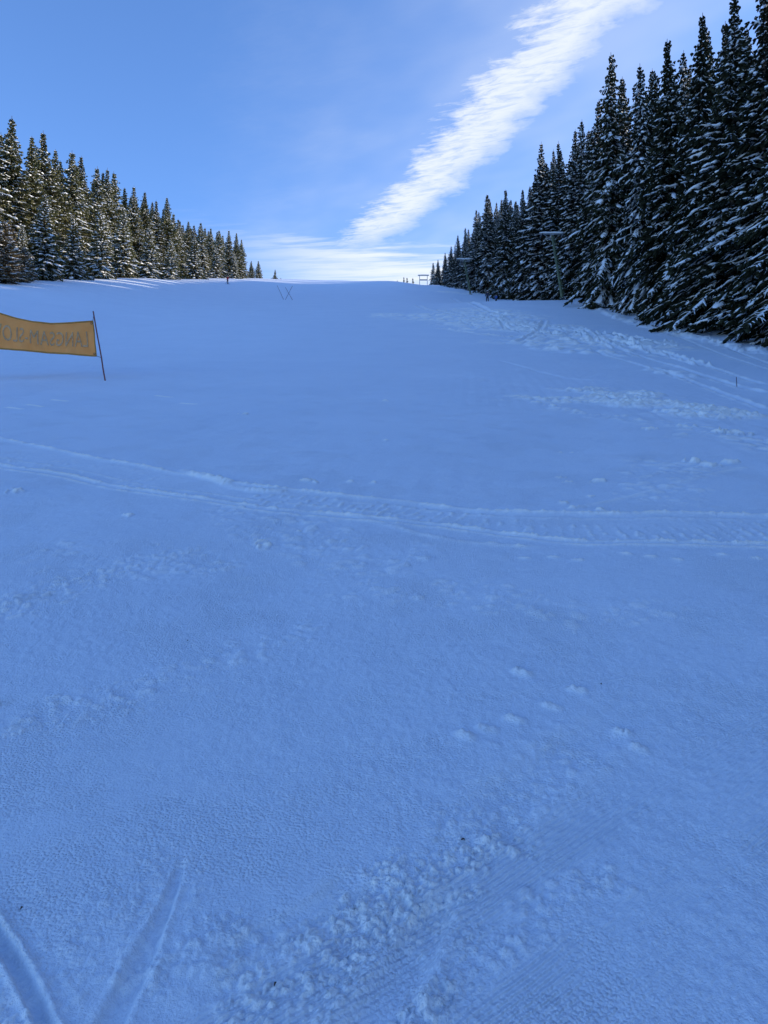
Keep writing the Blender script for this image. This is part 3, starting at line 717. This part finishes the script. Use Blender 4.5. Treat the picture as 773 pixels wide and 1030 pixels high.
for ss in (0.0, 1.0): hem.tube([banner_pt(ss, t) - org for t in np.linspace(0, 1, 14)], 0.020, 6)
hem.build('hem', m_hem, ban, True)
for (ss, tt) in ((.012, .94), (.012, .06)):
    ey = MB(); c = banner_pt(ss, tt, 0.012) - org; th = np.linspace(0, 2 * np.pi, 13)
    ey.tube([c + [.028 * math.cos(q), 0, .028 * math.sin(q)] for q in th], .008, 6, caps=False); ey.build('eyelet', m_rope, ban, True)
# lettering, seen mirrored from behind
WORD = 'LANGSAM-SLOW'
fc = bpy.data.curves.new('word', 'FONT'); fc.body = WORD; fc.size = 1.0; fc.resolution_u = 3; fc.space_character = 1.06; fc.offset = 0.0
fo = bpy.data.objects.new('word', fc); COL.objects.link(fo)
dg = bpy.context.evaluated_depsgraph_get(); dg.update()
tm = bpy.data.meshes.new_from_object(fo.evaluated_get(dg)); bpy.data.objects.remove(fo); bpy.data.curves.remove(fc)
import bmesh
bm = bmesh.new(); bm.from_mesh(tm)
bmesh.ops.triangulate(bm, faces=bm.faces[:]); bmesh.ops.subdivide_edges(bm, edges=[e for e in bm.edges if e.calc_length() > .12], cuts=3)
co = np.array([v.co for v in bm.verts]); x0, x1 = co[:, 0].min(), co[:, 0].max(); y0, y1 = 0.0, co[:, 1].max()
for v in bm.verts:
    s = 0.052 + (v.co.x - x0) / (x1 - x0) * 0.665; t = 0.25 + (v.co.y - y0) / (y1 - y0) * 0.47
    v.co = banner_pt(s, t, 0.016) - org
bm.to_mesh(tm); bm.free(); tm.name = 'lettering'; tm.materials.clear(); tm.materials.append(m_letter)
link('lettering', tm, ban)
cord = MB()
cord.tube([banner_pt(0, 1) - org, bpt(94.8, 313.5) + np.array([0, 0, -.03]) - org], 0.009, 5)
cord.tube([banner_pt(0, 0) - org, bpt(100.2, 359) - org, bpt(102.6, 360) - org], 0.009, 5)
cord.build('tie_cord', m_rope, ban)
def pole_obj(px0, py0, px1, py1, y, rad, name, label, cat, group, mat, tip=True):
    a = bpt(px0, py0, y); bq = bpt(px1, py1, y); zb = float(macro(a[0], a[1])); a[2] = zb - 0.15
    mb_ = MB(); k = 9; tt = np.linspace(0, 1, k)[:, None]
    P = (1 - tt) * 0 + tt * (bq - a); P = P + np.random.RandomState(abs(int(px0))).uniform(-.5, .5, (k, 3)) * rad * .6
    mb_.tube(P, np.linspace(rad, rad * .8, k), 8)
    o = mb_.build(name, mat, None, True); o.location = a
    tag(o, label, cat, group); return o
pole_obj(107, 383, 94, 313, BY, 0.026, 'banner_pole', 'thin leaning dark pole holding the right end of the banner', 'pole', None, m_pole)
pole_obj(-58, 372, -52, 298, BY, 0.026, 'banner_pole', 'thin pole holding the left end of the banner beyond the frame', 'pole', None, m_pole)

# ------------------------------------------------------------------ crossed sticks and a small marker
m_stick = simple_mat('dark_stick', (0.07, 0.035, 0.06), .7, .3, 10)
sy_ = float(G(287, 300)[1]); sy_ = min(max(sy_, 60), 100)
for (a, b_, c, d, lab) in [(286.0, 300.5, 279, 287, 'leftmost of three thin sticks in the snow, leaning left'), (286.8, 300, 294.5, 287.5, 'middle of three thin sticks, leaning right and crossing its neighbour'), (295, 300.8, 287.3, 289, 'rightmost of three thin sticks, leaning left and crossing its neighbour')]:
    pole_obj(a, b_, c, d, sy_, 0.027, 'marker_stick', lab, 'stick', 'thin sticks stuck in the snow of the upper piste', m_stick)
g_ = G(741.5, 389); pole_obj(741.5, 389, 741, 379, float(g_[1]), 0.012, 'marker_stick', 'short single stick in the snow near the right treeline', 'stick', None, m_stick)

# ------------------------------------------------------------------ lift pylons
m_green = simple_mat('green_paint', (0.10, 0.125, 0.07), .55, .3, 3)
m_steel = simple_mat('galvanised_steel', (0.28, 0.29, 0.30), .45, .2, 8, .6)
m_rub = simple_mat('dark_rubber', (0.03, 0.03, 0.03), .8, .1, 8)
def pylon(px0, py0, px1, py1, Y, arm_half, label, X=None):
    a = bpt(px0, py0, Y); t = bpt(px1, py1, Y); zb = float(macro(a[0], a[1]))
    e = bpy.data.objects.new('lift_pylon', None); COL.objects.link(e); e.location = (a[0], a[1], zb)
    tag(e, label, 'lift pylon', 'ski lift pylons along the right side')
    top = np.array([t[0] - a[0], 0, t[2] - zb]); h = top[2]
    m_ = MB(); m_.tube([(0, 0, -.4), (0, 0, .0), tuple(top)], [.19, .18, .12], 12); m_.build('shaft', m_green, e, True)
    p_ = MB(); p_.tube([(0, 0, -.1), (0, 0, .12)], .34, 12); p_.build('foot_flange', m_steel, e)
    dx = np.array([1, 0, 0.0])
    ar = MB(); ar.box(top + [0, 0, .05], (2 * arm_half, .22, .16)); ar.box(top + [0, 0, -.1], (.4, .34, .16))
    ar.tube([top + [-arm_half * .7, 0, 0], top * .9 + [0, 0, 0]], .04, 6); ar.tube([top + [arm_half * .7, 0, 0], top * .9], .04, 6)
    ar.build('crossarm', m_steel, e)
    sn = MB(); xs = np.linspace(-arm_half * 1.02, arm_half * 1.02, 14)
    rg = np.random.RandomState(abs(int(px0))); rad = .15 * np.sqrt(np.clip(1 - (xs / arm_half / 1.04) ** 6, 0.02, 1)) * rg.uniform(.8, 1.15, 14)
    sn.tube([top + [q, 0, .17] for q in xs], rad, 10, squash=.7); sn.build('snow_cap', m_tsnow, e, True)
    for sg in (-1, 1):
        c = top + [sg * arm_half * .86, 0, 0]
        fr = MB(); fr.box(c + [0, 0, -.10], (.10, 1.3, .10)); fr.box(c + [0, 0, -.04], (.12, .2, .18)); f = fr.build('sheave_frame', m_steel, e)
        for q in (-.48, -.16, .16, .48):
            w = MB(); w.tube([c + [-.05, q, -.20], c + [-.02, q, -.20], c + [.02, q, -.20], c + [.05, q, -.20]], [.14, .11, .11, .14], 14); w.build('sheave_wheel', m_rub, f)
    ld = MB(); 
    for z in np.arange(.8, h - .3, .32): ld.tube([top * (z / h) + [-.20, -.2, 0], top * (z / h) + [.20, -.2, 0]], .013, 5)
    for s in (-.2, .2): ld.tube([top * (.7 / h) + [s, -.2, 0], top * ((h - .3) / h) + [s, -.2, 0]], .016, 5)
    ld.build('ladder', m_green, e)
    mo = MB(); th = np.linspace(0, 6.28, 9)[:-1]
    return e, top
pg = 86.0
pylon(566, 300, 555.5, 235.5, pg, 1.45, 'nearest green lift pylon leaning left in front of the spruces')
pylon(473.5, 290, 467, 261, 146, 1.5, 'smaller farther lift pylon against the treeline, snow on its crossarm')
# end frame of the lift on the crest
u0 = bpt(422.3, 288, 250); u1 = bpt(430, 288, 250); zb = float(macro(u0[0], 250)); e = bpy.data.objects.new('lift_end_frame', None); COL.objects.link(e); e.location = (u0[0], 250, zb)
tag(e, 'pale two-legged lift frame standing on the crest left of the last spruces', 'lift frame')
hh = (515 - 277) / 735 * 250 - zb; w_ = u1[0] - u0[0]
for q in (0, w_):
    m_ = MB(); m_.tube([(q, 0, -.3), (q, 0, hh)], .10, 8); m_.build('leg', m_steel, e)
m_ = MB(); m_.box((w_ / 2, 0, hh), (w_ + 1.2, .25, .22)); m_.build('top_beam', m_steel, e)
m_ = MB(); m_.box((w_ / 2, 0, hh - 1.55), (w_, .22, .35)); m_.build('lower_beam', m_steel, e)
m_ = MB(); m_.tube([(-.55, 0, hh + .18), (w_ / 2, 0, hh + .22), (w_ + .55, 0, hh + .18)], [.1, .14, .1], 8, squash=.6); m_.build('snow_cap', m_tsnow, e, True)

# ------------------------------------------------------------------ people
m_skin = simple_mat('skin', (0.45, 0.26, 0.18), .6, .1, 10); m_black = simple_mat('black_trousers', (0.02, 0.02, 0.025), .8, .2, 10)
m_red = simple_mat('red_jacket', (0.30, 0.025, 0.03), .7, .2, 10); m_navy = simple_mat('navy_jacket', (0.015, 0.02, 0.05), .7, .2, 10); m_blue = simple_mat('blue_jacket', (0.02, 0.08, 0.28), .7, .2, 10)
m_ski = simple_mat('ski_topsheet', (0.05, 0.05, 0.06), .4, .2, 10)
def person(x, y, yaw, pose, jacket, label, H=1.72, name='person'):
    z0 = float(macro(x, y)); e = bpy.data.objects.new(name, None); COL.objects.link(e); e.location = (x, y, z0); e.rotation_euler = (0, 0, yaw)
    tag(e, label, 'person', None); s = H / 1.72
    if pose == 'stand':
        J = {'pel': (0, 0, .93), 'ch': (0, .06, 1.28), 'nk': (0, .05, 1.46), 'hd': (0, .04, 1.60), 'ht': (0, .04, 1.70)}
        legs = lambda g: [(g * .10, .0, .88), (g * .12, .07, .50), (g * .13, -.02, .09), (g * .14, .14, .05)]
        arms = lambda g: [(g * .19, .05, 1.40), (g * .28, .0, 1.13), (g * .27, .20, .98), (g * .26, .28, .96)]
    else:
        J = {'pel': (0, 0, .20), 'ch': (0, -.12, .52), 'nk': (0, -.10, .70), 'hd': (0, -.06, .84), 'ht': (0, -.05, .94)}
        legs = lambda g: [(g * .10, .02, .18), (g * .17, .40, .40), (g * .18, .72, .12), (g * .19, .86, .12)]
        arms = lambda g: [(g * .19, -.10, .64), (g * .30, -.22, .38), (g * .30, -.36, .10), (g * .31, -.40, .05)]
    V = []; E = []; Rr = []
    def add(p, r, par=None):
        V.append(tuple(np.array(p) * s)); Rr.append(r * s)
        if par is not None: E.append((par, len(V) - 1))
        return len(V) - 1
    pel = add(J['pel'], .15); ch = add(J['ch'], .17, pel); nk = add(J['nk'], .065, ch); hd = add(J['hd'], .10, nk); add(J['ht'], .07, hd)
    for g in (-1, 1):
        p = pel
        for q, r in zip(legs(g), (.10, .075, .06, .05)): p = add(q, r, p)
        p = ch
        for q, r in zip(arms(g), (.075, .055, .04, .035)): p = add(q, r, p)
    me = bpy.data.meshes.new('body'); me.from_pydata(V, E, []); o = bpy.data.objects.new('body', me); COL.objects.link(o)
    md_ = o.modifiers.new('skin', 'SKIN'); o.modifiers.new('sub', 'SUBSURF').levels = 2
    for i, r in enumerate(Rr): me.skin_vertices[0].data[i].radius = (r, r)
    me.skin_vertices[0].data[0].use_root = True
    dg = bpy.context.evaluated_depsgraph_get(); dg.update(); bm_ = bpy.data.meshes.new_from_object(o.evaluated_get(dg)); bpy.data.objects.remove(o)
    bm_.materials.clear()
    for mm in (jacket, m_black, m_skin): bm_.materials.append(mm)
    lim = J['pel'][2] * s; nkz = (J['nk'][2] + .02) * s
    for p in bm_.polygons:
        c = p.center; leg = (c.z < lim - .02) if pose == 'stand' else (c.y > .08 * s or c.z < .12 * s)
        if pose == 'stand' and abs(c.x) > .2 * s and c.z > .8 * s: leg = False
        p.material_index = 2 if c.z > nkz else 1 if leg else 0; p.use_smooth = True
    bm_.name = 'body'; link('body', bm_, e)
    hm = MB(); c = np.array(J['hd']) * s + [0, -.01, .035 * s]; zs = np.linspace(-.02, .115, 8) * s
    hm.tube([c + [0, 0, q] for q in zs], np.sqrt(np.clip(1 - (zs / (.118 * s)) ** 2, .02, 1)) * .125 * s, 14); hm.build('helmet', jacket if jacket is m_navy else m_black, e, True)
    return e
def skis(x, y, yaw, label):
    z0 = float(macro(x, y)); e = bpy.data.objects.new('pair_of_skis', None); COL.objects.link(e)
    gy = float(macro(x, y + .5) - macro(x, y - .5)); e.location = (x, y, z0 + .02); e.rotation_euler = (math.atan(gy) * math.cos(yaw), 0, yaw)
    tag(e, label, 'skis')
    for g in (-1, 1):
        m_ = MB(); m_.tube([(g * .14, -.75, .02), (g * .14, 0, .02), (g * .14, .65, .02), (g * .14, .82, .07), (g * .14, .9, .15)], [.045, .038, .045, .04, .01], 6, squash=.25); m_.build('ski', m_ski, e)
def behind(px, h, show):
    """distance at which a figure h tall shows only its top part over the snow hump in front"""
    u = (px - 386.5) / 735.0; mx_ = 0.0
    for Y in np.arange(60, 150, 0.5):
        e_ = float(macro(u * Y, Y)) / Y; vis = ((float(macro(u * Y, Y)) + h) / Y - max(mx_, e_)) * 735
        if Y > 84 and e_ < mx_ and vis < show: return float(Y)
        mx_ = max(mx_, e_)
    return 100.0
g_ = G(229.3, 285.8); Yp = float(min(max(g_[1], 130), 190)); pp = bpt(229.3, 286, Yp)
person(pp[0], Yp, 2.6, 'stand', m_red, 'distant skier in red jacket and black trousers below the left treeline', 1.65)
skis(pp[0], Yp, 2.6, 'pair of skis under the red-jacketed skier')
Y1 = behind(490.5, 1.72, 7.5); Y2 = behind(499.5, 1.3, 5.0)
person(bpt(490.5, 300, Y1)[0], Y1, 2.9, 'stand', m_navy, 'dark-clothed person behind the snow hump, upper body showing', 1.72)
person(bpt(499.5, 300, Y2)[0], Y2, 2.2, 'stand', m_blue, 'shorter person in blue just right of the dark-clothed person behind the hump', 1.3)
print('people', Yp, Y1, Y2)
# a few dark crumbs on the snow
m_crumb = simple_mat('bark_crumb', (0.05, 0.035, 0.03), .9, .3, 30)
for i, (a, b_, w) in enumerate([(22, 915, .005), (605, 691, .006), (189, 646, .005), (277, 994, .007), (466, 846, .007)]):
    g_ = G(a, b_); mb_ = MB(); rg = np.random.RandomState(i); d = rg.uniform(-1, 1, 2); d /= np.hypot(*d)
    mb_.tube([(-d[0] * w, -d[1] * w, 0), (0, 0, .004), (d[0] * w, d[1] * w, .001)], [.001, .0028, .001], 6)
    o = mb_.build('bark_crumb', m_crumb); dz = detail(np.array([g_[0]]), np.array([g_[1]]))[0][0]; o.location = (g_[0], g_[1], float(macro(*g_)) + float(dz) + .004)
    tag(o, ['tiny dark crumb near the lower left ski groove', 'tiny dark crumb on bare snow right of the scuffed steps', 'tiny dark crumb on smooth snow at middle left', 'tiny dark crumb among the lower foreground clods', 'tiny dark crumb at the upper end of the foreground clods'][i], 'bark crumb', 'bark crumbs on the snow')
print('objects', len(bpy.data.objects))
